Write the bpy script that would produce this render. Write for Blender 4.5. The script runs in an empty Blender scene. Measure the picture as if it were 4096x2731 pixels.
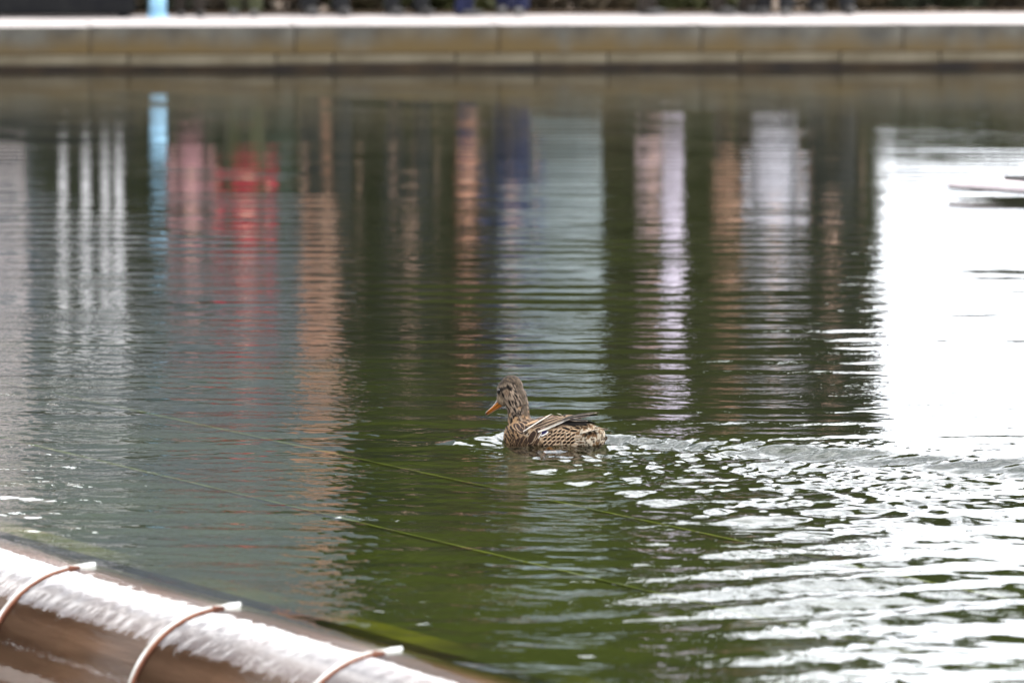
import bpy, bmesh, math, random
import numpy as np
from mathutils import Vector, Matrix, noise
from mathutils.bvhtree import BVHTree

# ------------------------------------------------------------------ camera, sky, sun
sc = bpy.context.scene
COL = sc.collection
random.seed(7)
rng = np.random.default_rng(7)
CAM_H = 1.956                     # metres above the water
F = 1024 * 200 / 36.0             # focal length in pixels of the 1024 wide picture
PITCH = math.atan(521 / F)
cd = bpy.data.cameras.new('camera')
cam = bpy.data.objects.new('camera', cd)
COL.objects.link(cam)
cam.location = (0, 0, CAM_H)
cam.rotation_euler = (math.pi / 2 - PITCH, 0, 0)
cd.lens = 200
cd.sensor_width = 36
cd.clip_start = 0.5
cd.clip_end = 6000
cd.dof.use_dof = True
cd.dof.focus_distance = 17.96
cd.dof.aperture_fstop = 4.5
sc.camera = cam

SUN_EL, SUN_AZ = math.radians(58), math.radians(20)     # azimuth measured from +X towards +Y
sun_dir = Vector((math.cos(SUN_EL) * math.cos(SUN_AZ), math.cos(SUN_EL) * math.sin(SUN_AZ), math.sin(SUN_EL)))
ld = bpy.data.lights.new('sun', 'SUN')
ld.energy = 4.6
ld.angle = math.radians(1.5)
ld.color = (1.0, 0.95, 0.87)
sun = bpy.data.objects.new('sun', ld)
COL.objects.link(sun)
sun.rotation_euler = sun_dir.to_track_quat('Z', 'Y').to_euler()

world = bpy.data.worlds.new('World')
sc.world = world
world.use_nodes = True
wn, wl = world.node_tree.nodes, world.node_tree.links
bg = wn['Background']
bg.inputs[1].default_value = 0.1
sky = wn.new('ShaderNodeTexSky')
sky.sky_type = 'NISHITA'
sky.sun_disc = False
sky.sun_elevation = SUN_EL
sky.sun_rotation = math.pi / 2 - SUN_AZ
sky.dust_density = 2.0
tc = wn.new('ShaderNodeTexCoord')
mp = wn.new('ShaderNodeMapping')
mp.inputs['Scale'].default_value = (1, 1, 2.5)
nz = wn.new('ShaderNodeTexNoise')
nz.inputs['Scale'].default_value = 3.0
nz.inputs['Detail'].default_value = 6
cr = wn.new('ShaderNodeValToRGB')
cr.color_ramp.elements[0].position = 0.24
cr.color_ramp.elements[1].position = 0.44
mx = wn.new('ShaderNodeMix')
mx.data_type = 'RGBA'
nz2 = wn.new('ShaderNodeTexNoise'); nz2.inputs['Scale'].default_value = 7.0; nz2.inputs['Detail'].default_value = 7
wl.new(mp.outputs[0], nz2.inputs['Vector'])
mc = wn.new('ShaderNodeMix'); mc.data_type = 'RGBA'                 # grey to white folds of the cloud cover
mc.inputs[6].default_value = (24.0, 25.5, 28.5, 1); mc.inputs[7].default_value = (64.0, 65.0, 67.0, 1)
cr2 = wn.new('ShaderNodeValToRGB'); cr2.color_ramp.elements[0].position = 0.36; cr2.color_ramp.elements[1].position = 0.64
wl.new(nz2.outputs['Fac'], cr2.inputs[0]); wl.new(cr2.outputs[0], mc.inputs[0]); wl.new(mc.outputs[2], mx.inputs[7])
wl.new(tc.outputs['Generated'], mp.inputs['Vector'])
wl.new(mp.outputs[0], nz.inputs['Vector'])
wl.new(nz.outputs['Fac'], cr.inputs[0])
wl.new(cr.outputs[0], mx.inputs[0])
wl.new(sky.outputs[0], mx.inputs[6])
wl.new(mx.outputs[2], bg.inputs[0])

sc.view_settings.view_transform = 'Standard'
sc.view_settings.look = 'None'
sc.view_settings.gamma = 1
sc.view_settings.exposure = 0.22
sc.cycles.use_denoising = True
sc.cycles.max_bounces = 8
sc.cycles.transparent_max_bounces = 16
sc.cycles.sample_clamp_indirect = 6

# ------------------------------------------------------------------ helpers
fwd = Vector((0, math.cos(PITCH), -math.sin(PITCH)))
upv = Vector((0, math.sin(PITCH), math.cos(PITCH)))
CAM = Vector((0, 0, CAM_H))
def ray(x, y):
    return (Vector((1, 0, 0)) * ((x - 512) / F) + upv * ((341 - y) / F) + fwd).normalized()
def at_z(x, y, z=0.0):
    r = ray(x, y)
    return CAM + r * ((z - CAM_H) / r.z)

def tag(o, label, cat, group=None):
    o['label'] = label; o['category'] = cat
    if group: o['group'] = group
    return o
def setting(o, kind='structure'):
    o['kind'] = kind
    return o
def link(name, me, mat=None, parent=None):
    o = bpy.data.objects.new(name, me)
    COL.objects.link(o)
    if mat is not None and me is not None and len(me.materials) == 0:
        me.materials.append(mat)
    if parent is not None: o.parent = parent
    return o
def empty(name, loc=(0, 0, 0), rz=0.0):
    o = bpy.data.objects.new(name, None)
    COL.objects.link(o)
    o.location = loc; o.rotation_euler = (0, 0, rz)
    o.empty_display_size = 0.1
    return o
def mesh_of(bm, smooth=False):
    me = bpy.data.meshes.new('mesh')
    bmesh.ops.recalc_face_normals(bm, faces=bm.faces)
    bm.to_mesh(me); bm.free()
    if smooth:
        me.polygons.foreach_set('use_smooth', [True] * len(me.polygons))
    return me
def box(bm, x0, x1, y0, y1, z0, z1, bevel=0.0):
    r = bmesh.ops.create_cube(bm, size=1, matrix=Matrix.Translation(((x0 + x1) / 2, (y0 + y1) / 2, (z0 + z1) / 2)) @ Matrix.Diagonal((x1 - x0, y1 - y0, z1 - z0, 1)))
    if bevel:
        es = {e for v in r['verts'] for e in v.link_edges}
        bmesh.ops.bevel(bm, geom=list(es), offset=bevel, segments=2, affect='EDGES')
def box_mesh(x0, x1, y0, y1, z0, z1, bevel=0.0):
    bm = bmesh.new(); box(bm, x0, x1, y0, y1, z0, z1, bevel)
    return mesh_of(bm)
def ball(bm, c, r, sub=2, rot=None):
    m = Matrix.Translation(c)
    if rot is not None: m = m @ rot
    if not hasattr(r, '__len__'): r = (r, r, r)
    bmesh.ops.create_icosphere(bm, subdivisions=sub, radius=1, matrix=m @ Matrix.Diagonal((*r, 1)))
def cone(bm, a, b, ra, rb, seg=12):
    a, b = Vector(a), Vector(b)
    d = b - a
    m = Matrix.Translation((a + b) / 2) @ d.to_track_quat('Z', 'Y').to_matrix().to_4x4()
    bmesh.ops.create_cone(bm, cap_ends=True, segments=seg, radius1=ra, radius2=rb, depth=d.length, matrix=m)
def chain(bm, pts, sub=2):
    for i, (p, r) in enumerate(pts):
        ball(bm, p, r, sub)
        if i: cone(bm, pts[i - 1][0], p, pts[i - 1][1] * 0.99, r * 0.99)
def remeshed(bm, voxel, smooth=6, factor=0.5):
    me = mesh_of(bm)
    o = bpy.data.objects.new('tmp', me); COL.objects.link(o)
    m = o.modifiers.new('r', 'REMESH'); m.mode = 'VOXEL'; m.voxel_size = voxel
    s = o.modifiers.new('s', 'SMOOTH'); s.factor = factor; s.iterations = smooth
    dg = bpy.context.evaluated_depsgraph_get(); dg.update()
    out = bpy.data.meshes.new_from_object(o.evaluated_get(dg))
    bpy.data.objects.remove(o); bpy.data.meshes.remove(me)
    out.polygons.foreach_set('use_smooth', [True] * len(out.polygons))
    return out

def material(name, col, rough=0.7, col2=None, scale=5.0, detail=4, lo=0.35, hi=0.65, stretch=(1, 1, 1), bump=0.0, bscale=None,
             spec=0.3, metallic=0.0, coords='Object', attr=None):
    m = bpy.data.materials.new(name); m.use_nodes = True
    n, l = m.node_tree.nodes, m.node_tree.links
    b = n['Principled BSDF']
    b.inputs['Roughness'].default_value = rough
    b.inputs['Specular IOR Level'].default_value = spec
    b.inputs['Metallic'].default_value = metallic
    b.inputs['Base Color'].default_value = (*col, 1)
    t = n.new('ShaderNodeTexCoord'); mp = n.new('ShaderNodeMapping')
    mp.inputs['Scale'].default_value = stretch
    l.new(t.outputs[coords], mp.inputs['Vector'])
    if attr:
        a = n.new('ShaderNodeVertexColor'); a.layer_name = attr
        l.new(a.outputs['Color'], b.inputs['Base Color'])
    elif col2:
        z = n.new('ShaderNodeTexNoise'); z.inputs['Scale'].default_value = scale; z.inputs['Detail'].default_value = detail
        l.new(mp.outputs[0], z.inputs['Vector'])
        r = n.new('ShaderNodeValToRGB')
        r.color_ramp.elements[0].position = lo; r.color_ramp.elements[1].position = hi
        r.color_ramp.elements[0].color = (*col, 1); r.color_ramp.elements[1].color = (*col2, 1)
        l.new(z.outputs['Fac'], r.inputs[0]); l.new(r.outputs[0], b.inputs['Base Color'])
    if bump:
        z2 = n.new('ShaderNodeTexNoise'); z2.inputs['Scale'].default_value = bscale or scale * 3; z2.inputs['Detail'].default_value = 3
        l.new(mp.outputs[0], z2.inputs['Vector'])
        bp = n.new('ShaderNodeBump'); bp.inputs['Strength'].default_value = bump; bp.inputs['Distance'].default_value = 0.02
        l.new(z2.outputs['Fac'], bp.inputs['Height']); l.new(bp.outputs[0], b.inputs['Normal'])
    return m

def smooth01(a, b, x):
    t = np.clip((x - a) / (b - a), 0, 1)
    return t * t * (3 - 2 * t)

# ------------------------------------------------------------------ layout frames
# spillway crest: passes through these points of the water plane
CR0 = at_z(78, 567, 0.0); CR0.z = 0
CR2 = at_z(383, 652, 0.0); CR2.z = 0
CT = (CR2 - CR0).normalized()                 # along the crest, towards the camera
CW = Vector((CT.y, -CT.x, 0))                 # outwards, over the edge
if CW.x > 0: CW = -CW
RAD = 0.27                                    # radius of the rounded coping
# far basin wall, slightly turned
WA = math.radians(5.0)
W0 = at_z(512, 69.3, 0.0)
WX, WY = Vector((math.cos(WA), math.sin(WA), 0)), Vector((-math.sin(WA), math.cos(WA), 0))
WALL_M = Matrix.Translation(W0) @ Matrix.Rotation(WA, 4, 'Z')
def wl_pt(x, y, z=0.0): return W0 + WX * x + WY * y + Vector((0, 0, z))
TOP = 0.35
def behind(px, depth):
    """wall-frame x of a thing seen (or mirrored) in picture column px and standing `depth` behind the wall"""
    r = ray(px, 69.3); r.z = 0
    # solve (CAM + r t - W0).WY = depth
    t = (depth - (Vector((0, 0, 0)) - W0).dot(WY)) / r.dot(WY)
    return (r * t - W0).dot(WX)

# ------------------------------------------------------------------ water
DUCK_PX = (551, 443.3)
DUCK = at_z(*DUCK_PX, 0.0)
HEAD = math.radians(138)
DU = Vector((math.cos(HEAD), math.sin(HEAD), 0))
DL = Vector((-DU.y, DU.x, 0))

def wave_height(X, Y):
    h = np.zeros_like(X)
    # slowly varying patches of calm and ripple
    def patch(seed, lx, ly):
        r = np.random.default_rng(seed); s = np.zeros_like(X)
        for _ in range(7):
            a, b, p = r.normal(0, 1 / lx), r.normal(0, 1 / ly), r.uniform(0, 6.28)
            s += np.sin(a * X + b * Y + p)
        return np.clip(0.5 + s / 5.0, 0, 1)
    p1, p2, p3 = patch(3, 0.8, 2.2), patch(4, 0.6, 1.5), patch(5, 1.2, 2.5)
    far = smooth01(17, 36, Y)
    # region behind the duck that its wake stirs up
    rx, ry = X - DUCK.x - DU.x * 0.2, Y - DUCK.y - DU.y * 0.2
    xb = -(rx * DU.x + ry * DU.y); yl = rx * DL.x + ry * DL.y
    wedge = smooth01(-0.05, 0.25, xb) * (1 - smooth01(0.20 + 0.38 * np.maximum(xb, 0), 0.34 + 0.52 * np.maximum(xb, 0), np.abs(yl))) * np.exp(-np.maximum(xb, 0) / 2.6)
    right = smooth01(-0.2, 1.2, X + 0.15 * (Y - 15))
    gt = np.exp(-(((X - 0.92) / 0.62) ** 2 + ((Y - 14.4) / 1.5) ** 2))
    # long crested ripples running towards the camera
    r = np.random.default_rng(11)
    for i in range(18):
        lam = r.uniform(0.17, 0.46)
        ang = r.normal(0, 0.14)
        k = 2 * math.pi / lam
        amp = 0.0050 * lam * r.uniform(0.4, 1.0)
        m = (p1, p2, p3)[i % 3]
        h += amp * (0.30 + 0.70 * m) * (1 - 0.70 * far) * (0.55 + 0.52 * right) * (1 - 0.65 * gt) * np.sin(k * (math.sin(ang) * X + math.cos(ang) * Y) + r.uniform(0, 6.28))
    # short chop
    for i in range(30):
        lam = r.uniform(0.045, 0.15)
        ang = r.normal(0, 0.6)
        k = 2 * math.pi / lam
        amp = 0.0050 * lam * r.uniform(0.4, 1.0)
        m = (p2, p3, p1)[i % 3]
        h += amp * (0.26 + 0.50 * m + 0.75 * wedge) * (1 - 0.35 * right * (1 - wedge)) * (1 - 0.5 * gt) * (1 - 0.35 * (1 - right) * (1 - wedge)) * (1 - 0.8 * far) * np.sin(k * (math.sin(ang) * X + math.cos(ang) * Y) + r.uniform(0, 6.28))
    # glittering capillary ripples close round and behind the duck
    m2 = np.exp(-((xb - 0.45) / 0.62) ** 2 - (yl / (0.24 + 0.30 * np.maximum(xb, 0))) ** 2) + 0.5 * np.exp(-((xb - 1.5) / 0.8) ** 2 - (yl / 0.7) ** 2)
    for i in range(16):
        lam = r.uniform(0.04, 0.10)
        ang = r.normal(0.25, 0.50)
        k = 2 * math.pi / lam
        h += 0.0075 * lam * m2 * r.uniform(.5, 1) * np.sin(k * (math.sin(ang) * X + math.cos(ang) * Y) + r.uniform(0, 6.28))
    for i in range(10):
        lam = r.uniform(0.035, 0.075)
        ang = r.normal(1.1, 0.5) * (1 if i % 2 else -1)
        k = 2 * math.pi / lam
        h += 0.0060 * lam * (m2 + 0.55 * wedge) * r.uniform(.5, 1) * np.sin(k * (math.sin(ang) * X + math.cos(ang) * Y) + r.uniform(0, 6.28))
    # slanted train of waves, lower right of the duck
    g = gt
    for lam, dang, am in ((0.33, 0.0, 1.0), (0.38, 0.06, 0.45), (0.28, -0.05, 0.4)):
        a = math.radians(-62) + dang
        k = 2 * math.pi / lam
        h += g * am * 0.0066 * np.sin(k * (math.cos(a) * X + math.sin(a) * Y) + 3 * dang + 0.6 * np.sin(1.7 * X))
    # far arm of the wake: one long smooth crest that starts at the bow
    crest = [at_z(*q) for q in ((440, 446.5), (470, 441), (505, 435.5), (600, 438), (700, 443.5), (850, 454), (1024, 467), (1300, 490))]
    best = np.full_like(X, 9.0); along = np.zeros_like(X); acc = 0.0
    near = (np.abs(Y - DUCK.y) < 3) & (X > -1) & (X < 4)
    xs, ys = X[near], Y[near]; bq = np.full_like(xs, 9.0); ba = np.zeros_like(xs)
    for a, b in zip(crest[:-1], crest[1:]):
        d = b - a; L = math.hypot(d.x, d.y); ux, uy = d.x / L, d.y / L
        t = np.clip((xs - a.x) * ux + (ys - a.y) * uy, 0, L)
        q = np.hypot(xs - a.x - ux * t, ys - a.y - uy * t) * np.sign((ys - a.y) * ux - (xs - a.x) * uy + 1e-9)
        m = np.abs(q) < np.abs(bq)
        bq[m] = q[m]; ba[m] = acc + t[m]
        acc += L
    sg = 0.060 + 0.045 * smooth01(0.6, 2.5, ba)
    am = 0.25 * sg * smooth01(0, 0.12, ba) * (1 - 0.3 * smooth01(1.5, 3.2, ba)) * (1 + 0.15 * np.sin(ba * 9) * smooth01(.8, 1.5, ba))
    prof = np.exp(-(bq / sg) ** 2) - 0.55 * np.exp(-((bq + 2.1 * sg) / (1.1 * sg)) ** 2) + 0.30 * np.exp(-((bq + 4.2 * sg) / (1.1 * sg)) ** 2)
    h[near] += am * prof
    # near arm: short separate humps
    for px, py, ln, a in ((545, 470.5, .10, .006), (575, 482, .09, .007), (628, 492, .08, .0065), (655, 502, .09, .008), (712, 510, .07, .007), (742, 520, .10, .008), (778, 519, .10, .007), (690, 517, .10, .004), (800, 533, .14, .007), (740, 552, .16, .006)):
        c = at_z(px, py)
        e = math.radians(28)
        q1 = (X - c.x) * math.cos(e) + (Y - c.y) * math.sin(e); q2 = -(X - c.x) * math.sin(e) + (Y - c.y) * math.cos(e)
        a *= 1.25; ln *= 0.75
        h += a * np.exp(-(q1 / ln) ** 2 - (q2 / 0.045) ** 2) - 0.5 * a * np.exp(-(q1 / ln) ** 2 - ((q2 + .10) / 0.06) ** 2)
    # the duck's own wake: superposed free waves of a moving source
    lam0 = 0.34
    k0 = 2 * math.pi / lam0
    hw = np.zeros_like(X)
    for off, sg in ((0.15, 1.0), (-0.13, -0.75)):
        rx, ry = X - (DUCK.x + DU.x * off), Y - (DUCK.y + DU.y * off)
        xb = -(rx * DU.x + ry * DU.y); yl = rx * DL.x + ry * DL.y
        sel = (xb > -0.15) & (xb < 7) & (np.abs(yl) < 0.35 + 0.75 * np.maximum(xb, 0))
        xs, ys = xb[sel], yl[sel]
        acc = np.zeros_like(xs)
        ths = np.linspace(-1.30, 1.30, 121)
        for t in ths:
            c = math.cos(t); k = k0 / c ** 2
            w = math.exp(-(k * 0.022) ** 2 / 2) / c ** 1.4
            acc += w * np.cos(k * (xs * c + ys * math.sin(t)) + 0.4)
        acc *= (ths[1] - ths[0]) * smooth01(-0.06, 0.10, xs) * (1 - smooth01(4.0, 7.0, xs))
        hw[sel] += sg * acc
    h += 0.0050 * hw
    # water piled up at the breast
    rx, ry = X - (DUCK.x + DU.x * 0.20), Y - (DUCK.y + DU.y * 0.20)
    a, b = rx * DU.x + ry * DU.y, rx * DL.x + ry * DL.y
    h += 0.013 * np.exp(-((a + 0.35 * np.abs(b)) / 0.055) ** 2 - (b / 0.16) ** 2)
    return h

def build_water():
    ys = []
    y = 8.5
    while y < 46.2:
        ys.append(y)
        y += max(0.012, 0.55 * y * y / (F * CAM_H))
    ys = np.array([-2.0, 2.0, 5.0, 7.0] + ys)
    half = 0.085 * ys + 0.75
    half = np.where(ys < 8.4, 1.45, half)
    u = np.linspace(-1, 1, 471)
    X = half[:, None] * u[None, :]
    outer = np.array([1.08, 1.3, 1.8, 3, 5, 9])
    lo = -outer[::-1][None, :] * np.ones((len(ys), 1)); hi = outer[None, :] * np.ones((len(ys), 1))
    X = np.concatenate([-half[:, None] - (np.abs(lo) - 1) * 4.2, X, half[:, None] + (hi - 1) * 4.2], axis=1)
    Y = np.repeat(ys[:, None], X.shape[1], axis=1)
    nr, nc = X.shape
    s = (X - CR0.x) * CW.x + (Y - CR0.y) * CW.y
    H = wave_height(X, Y)
    # waves die out on the crest and turn into thin runnels on the curve
    damp = 1 - smooth01(-0.35, 0.03, s)
    H = H * (0.12 + 0.88 * damp)
    tt = (X - CR0.x) * CT.x + (Y - CR0.y) * CT.y
    run = np.zeros_like(X); r = np.random.default_rng(5)
    for i in range(14):
        k = 2 * math.pi / r.uniform(0.03, 0.16)
        run += np.sin(k * tt + 6 * s * r.normal() + r.uniform(0, 6.28)) * r.uniform(0.4, 1) * (2 * math.pi / k)
    H = H + 0.0009 * run * smooth01(-0.06, 0.10, s)
    H = H + 0.004 * np.exp(-((s + 0.05) / 0.05) ** 2) * (0.5 + 0.5 * np.sin(2.1 * tt) * np.sin(5.3 * tt + 1))
    so = np.maximum(s, 0)
    th = np.minimum(so / RAD, math.pi / 2)
    drop = np.maximum(so - RAD * math.pi / 2, 0)
    s2 = np.where(s > 0, (RAD + H) * np.sin(th), s)
    z2 = np.where(s > 0, (RAD + H) * np.cos(th) - RAD - drop, H)
    Px = CR0.x + CT.x * tt + CW.x * s2
    Py = CR0.y + CT.y * tt + CW.y * s2
    co = np.stack([Px, Py, z2], axis=-1).reshape(-1, 3)
    idx = np.arange(nr * nc).reshape(nr, nc)
    q = np.stack([idx[:-1, :-1], idx[:-1, 1:], idx[1:, 1:], idx[1:, :-1]], axis=-1).reshape(-1, 4)
    sf = s.reshape(-1)
    wall = ((X - W0.x) * WY.x + (Y - W0.y) * WY.y).reshape(-1)
    keep = (sf[q].max(1) < RAD * math.pi / 2 + 0.10) & (wall[q].min(1) < 0.3)
    q = q[keep]
    used = np.unique(q); remap = np.full(len(co), -1); remap[used] = np.arange(len(used))
    co = co[used]; q = remap[q]
    me = bpy.data.meshes.new('water')
    me.vertices.add(len(co)); me.vertices.foreach_set('co', co.astype(np.float32).ravel())
    me.loops.add(q.size); me.loops.foreach_set('vertex_index', q.astype(np.int32).ravel())
    me.polygons.add(len(q))
    me.polygons.foreach_set('loop_start', np.arange(0, q.size, 4, dtype=np.int32))
    me.polygons.foreach_set('use_smooth', np.ones(len(q), dtype=bool))
    me.update(calc_edges=True)
    return me

def water_material(name, silt):
    m = bpy.data.materials.new(name); m.use_nodes = True
    n, l = m.node_tree.nodes, m.node_tree.links
    n.remove(n['Principled BSDF'])
    out = n['Material Output']
    t = n.new('ShaderNodeTexCoord')
    mp = n.new('ShaderNodeMapping'); mp.inputs['Scale'].default_value = (1.0, 1.6, 1)
    l.new(t.outputs['Object'], mp.inputs['Vector'])
    z1 = n.new('ShaderNodeTexNoise'); z1.inputs['Scale'].default_value = 17; z1.inputs['Detail'].default_value = 2
    z2 = n.new('ShaderNodeTexNoise'); z2.inputs['Scale'].default_value = 1.1; z2.inputs['Detail'].default_value = 2
    l.new(mp.outputs[0], z1.inputs['Vector']); l.new(t.outputs['Object'], z2.inputs['Vector'])
    r = n.new('ShaderNodeMapRange'); r.inputs[1].default_value = 0.35; r.inputs[2].default_value = 0.65
    r.inputs[3].default_value = 0.15; r.inputs[4].default_value = 1.0
    l.new(z2.outputs['Fac'], r.inputs[0])
    z3 = n.new('ShaderNodeTexNoise'); z3.inputs['Scale'].default_value = 48; z3.inputs['Detail'].default_value = 1
    l.new(mp.outputs[0], z3.inputs['Vector'])
    sm = n.new('ShaderNodeMath'); sm.operation = 'MULTIPLY_ADD'; sm.inputs[1].default_value = 0.30
    l.new(z3.outputs['Fac'], sm.inputs[0]); l.new(z1.outputs['Fac'], sm.inputs[2])
    sx = n.new('ShaderNodeSeparateXYZ'); l.new(t.outputs['Object'], sx.inputs[0])
    ry = n.new('ShaderNodeMapRange'); ry.inputs[1].default_value = 15.0; ry.inputs[2].default_value = 30.0      # the far water is sheltered by the wall
    ry.inputs[3].default_value = 1.5; ry.inputs[4].default_value = 0.6
    l.new(sx.outputs['Y'], ry.inputs[0])
    m0 = n.new('ShaderNodeMath'); m0.operation = 'MULTIPLY'
    l.new(r.outputs[0], m0.inputs[0]); l.new(ry.outputs[0], m0.inputs[1])
    mu = n.new('ShaderNodeMath'); mu.operation = 'MULTIPLY'
    l.new(sm.outputs[0], mu.inputs[0]); l.new(m0.outputs[0], mu.inputs[1])
    bp = n.new('ShaderNodeBump'); bp.inputs['Strength'].default_value = 1.0; bp.inputs['Distance'].default_value = 0.0014
    l.new(mu.outputs[0], bp.inputs['Height'])
    fr = n.new('ShaderNodeFresnel'); fr.inputs['IOR'].default_value = 1.333
    l.new(bp.outputs[0], fr.inputs['Normal'])
    gl = n.new('ShaderNodeBsdfGlossy'); gl.inputs['Roughness'].default_value = 0.03
    gl.inputs['Color'].default_value = (1, 1, 1, 1)
    l.new(bp.outputs[0], gl.inputs['Normal'])
    tr0 = n.new('ShaderNodeBsdfTransparent'); tr0.inputs['Color'].default_value = (0.80, 0.90, 0.62, 1) if silt else (0.97, 0.97, 0.96, 1)
    mk = n.new('ShaderNodeBsdfDiffuse'); mk.inputs['Color'].default_value = (0.0025, 0.003, 0.0015, 1)      # suspended silt
    tr = n.new('ShaderNodeMixShader'); tr.inputs[0].default_value = silt
    l.new(tr0.outputs[0], tr.inputs[1]); l.new(mk.outputs[0], tr.inputs[2])
    mix = n.new('ShaderNodeMixShader')
    l.new(fr.outputs[0], mix.inputs[0]); l.new(tr.outputs[0], mix.inputs[1]); l.new(gl.outputs[0], mix.inputs[2])
    l.new(mix.outputs[0], out.inputs['Surface'])
    return m

water_me = build_water()
water_me.materials.append(water_material('pool water', 0.40))
water_me.materials.append(water_material('clear water film', 0.0))
_c = np.zeros(len(water_me.vertices) * 3, dtype=np.float32); water_me.vertices.foreach_get('co', _c); _c = _c.reshape(-1, 3)
_s = (_c[:, 0] - CR0.x) * CW.x + (_c[:, 1] - CR0.y) * CW.y
_i = np.zeros(len(water_me.loops), dtype=np.int32); water_me.loops.foreach_get('vertex_index', _i)
water_me.polygons.foreach_set('material_index', (_s[_i.reshape(-1, 4)].min(1) > -0.04).astype(np.int32))
water = setting(link('water', water_me))

# ------------------------------------------------------------------ pool floor, ground
M_floor = material('algae covered floor', (0.024, 0.030, 0.001), 0.8, (0.055, 0.062, 0.002), scale=2.5, detail=6)
def darken_far_floor(m):
    # floor colour turns from algae green to dark brown away from the spillway
    n, l = m.node_tree.nodes, m.node_tree.links
    b = n['Principled BSDF']; src = b.inputs['Base Color'].links[0].from_socket
    g = n.new('ShaderNodeNewGeometry'); d = n.new('ShaderNodeVectorMath'); d.operation = 'DOT_PRODUCT'
    d.inputs[1].default_value = (-CW.x, -CW.y, 0)
    l.new(g.outputs['Position'], d.inputs[0])
    z = n.new('ShaderNodeTexNoise'); z.inputs['Scale'].default_value = 0.9; z.inputs['Detail'].default_value = 5
    l.new(g.outputs['Position'], z.inputs['Vector'])
    a = n.new('ShaderNodeMath'); a.operation = 'MULTIPLY_ADD'; a.inputs[1].default_value = 5.0
    l.new(z.outputs['Fac'], a.inputs[0]); l.new(d.outputs['Value'], a.inputs[2])
    s0 = -CR0.dot(CW)
    r = n.new('ShaderNodeMapRange'); r.inputs[1].default_value = s0 + 3.6; r.inputs[2].default_value = s0 + 7.2
    l.new(a.outputs[0], r.inputs[0])
    mx = n.new('ShaderNodeMix'); mx.data_type = 'RGBA'; mx.inputs[7].default_value = (0.010, 0.009, 0.004, 1)
    l.new(r.outputs[0], mx.inputs[0]); l.new(src, mx.inputs[6]); l.new(mx.outputs[2], b.inputs['Base Color'])
darken_far_floor(M_floor)
M_algae = material('yellow green algae', (0.20, 0.17, 0.005), 0.8, (0.03, 0.035, 0.004), scale=1.6)
M_seam = material('yellow joint sealant', (0.26, 0.25, 0.06), 0.7, (0.10, 0.11, 0.02), scale=2.5)
M_stone = material('pale granite', (0.36, 0.32, 0.29), 0.75, (0.46, 0.42, 0.39), scale=7, bump=0.25, bscale=60)
M_ground = material('gravel ground', (0.20, 0.18, 0.15), 0.9, (0.28, 0.25, 0.21), scale=3)
M_paving = material('pale paving', (0.20, 0.175, 0.167), 0.8, (0.26, 0.235, 0.222), scale=2)
M_mulch = material('dark bark mulch', (0.035, 0.022, 0.013), 0.95, (0.07, 0.045, 0.025), scale=8)

FZ = -0.16
def skew_slab(name, s0, s1, t0, t1, z0, z1, mat, parent=None, bevel=0.0):
    """a box lying along the spillway crest; s outwards from the crest, t along it"""
    bm = bmesh.new(); box(bm, t0, t1, s0, s1, z0, z1, bevel)
    m = Matrix(((CT.x, CW.x, 0, CR0.x), (CT.y, CW.y, 0, CR0.y), (0, 0, 1, 0), (0, 0, 0, 1)))
    bmesh.ops.transform(bm, matrix=m, verts=bm.verts)
    return link(name, mesh_of(bm), mat, parent)

bm = bmesh.new()
def prism(bm, pts, z0, z1):
    a = [bm.verts.new((p[0], p[1], z0)) for p in pts]; b = [bm.verts.new((p[0], p[1], z1)) for p in pts]
    bm.faces.new(a[::-1]); bm.faces.new(b)
    for i in range(len(pts)):
        j = (i + 1) % len(pts)
        bm.faces.new((a[i], a[j], b[j], b[i]))
wl0, wl1 = wl_pt(-19, 0.2), wl_pt(36, 0.2)
cA, cB = CR0 + CT * -36 - CW * 0.3, CR0 + CT * 19 - CW * 0.3
prism(bm, [(cA.x, cA.y), (cB.x, cB.y), (36, cB.y), (wl1.x, wl1.y)], FZ - 0.2, FZ)
pool_floor = setting(link('pool_floor', mesh_of(bm), M_floor))
for s in (-0.62, -1.66, -2.44):
    skew_slab('joint_line', s - 0.008, s + 0.008, -16, 10, FZ - 0.01, FZ + 0.006, M_seam, pool_floor)
ground = setting(link('ground', box_mesh(-2500, 2500, 60, 4000, -0.6, 0.2), M_ground))
lower = setting(link('lower_ground', box_mesh(-60, 60, -60, 60, -0.75, -0.55), M_ground))

# ------------------------------------------------------------------ spillway
M_wet = material('wet brown stone', (0.050, 0.024, 0.012), 0.35, (0.16, 0.092, 0.058), scale=7, detail=9, lo=0.3, hi=0.7, stretch=(0.22, 2, 2), bump=0.3, bscale=30)
M_rust = material('rust brown channel lip', (0.10, 0.03, 0.012), 0.6, (0.16, 0.05, 0.02), scale=6)
M_strip = material('bleached rubber strip', (0.30, 0.29, 0.26), 0.6, (0.55, 0.55, 0.52), scale=14)
M_joint = material('red brown joint', (0.10, 0.035, 0.02), 0.6, (0.16, 0.06, 0.03), scale=20)
SPILL_M = Matrix(((CT.x, CW.x, 0, CR0.x), (CT.y, CW.y, 0, CR0.y), (0, 0, 1, 0), (0, 0, 0, 1)))
spill = empty('spillway_wall', (CR0.x, CR0.y, -0.55))
tag(spill, 'rounded wet brown stone spillway edge with thin pale strips across it', 'wall')
def to_spill(o):
    o.parent = spill; o.matrix_parent_inverse = Matrix.Translation((-CR0.x, -CR0.y, 0.55)); return o
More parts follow.
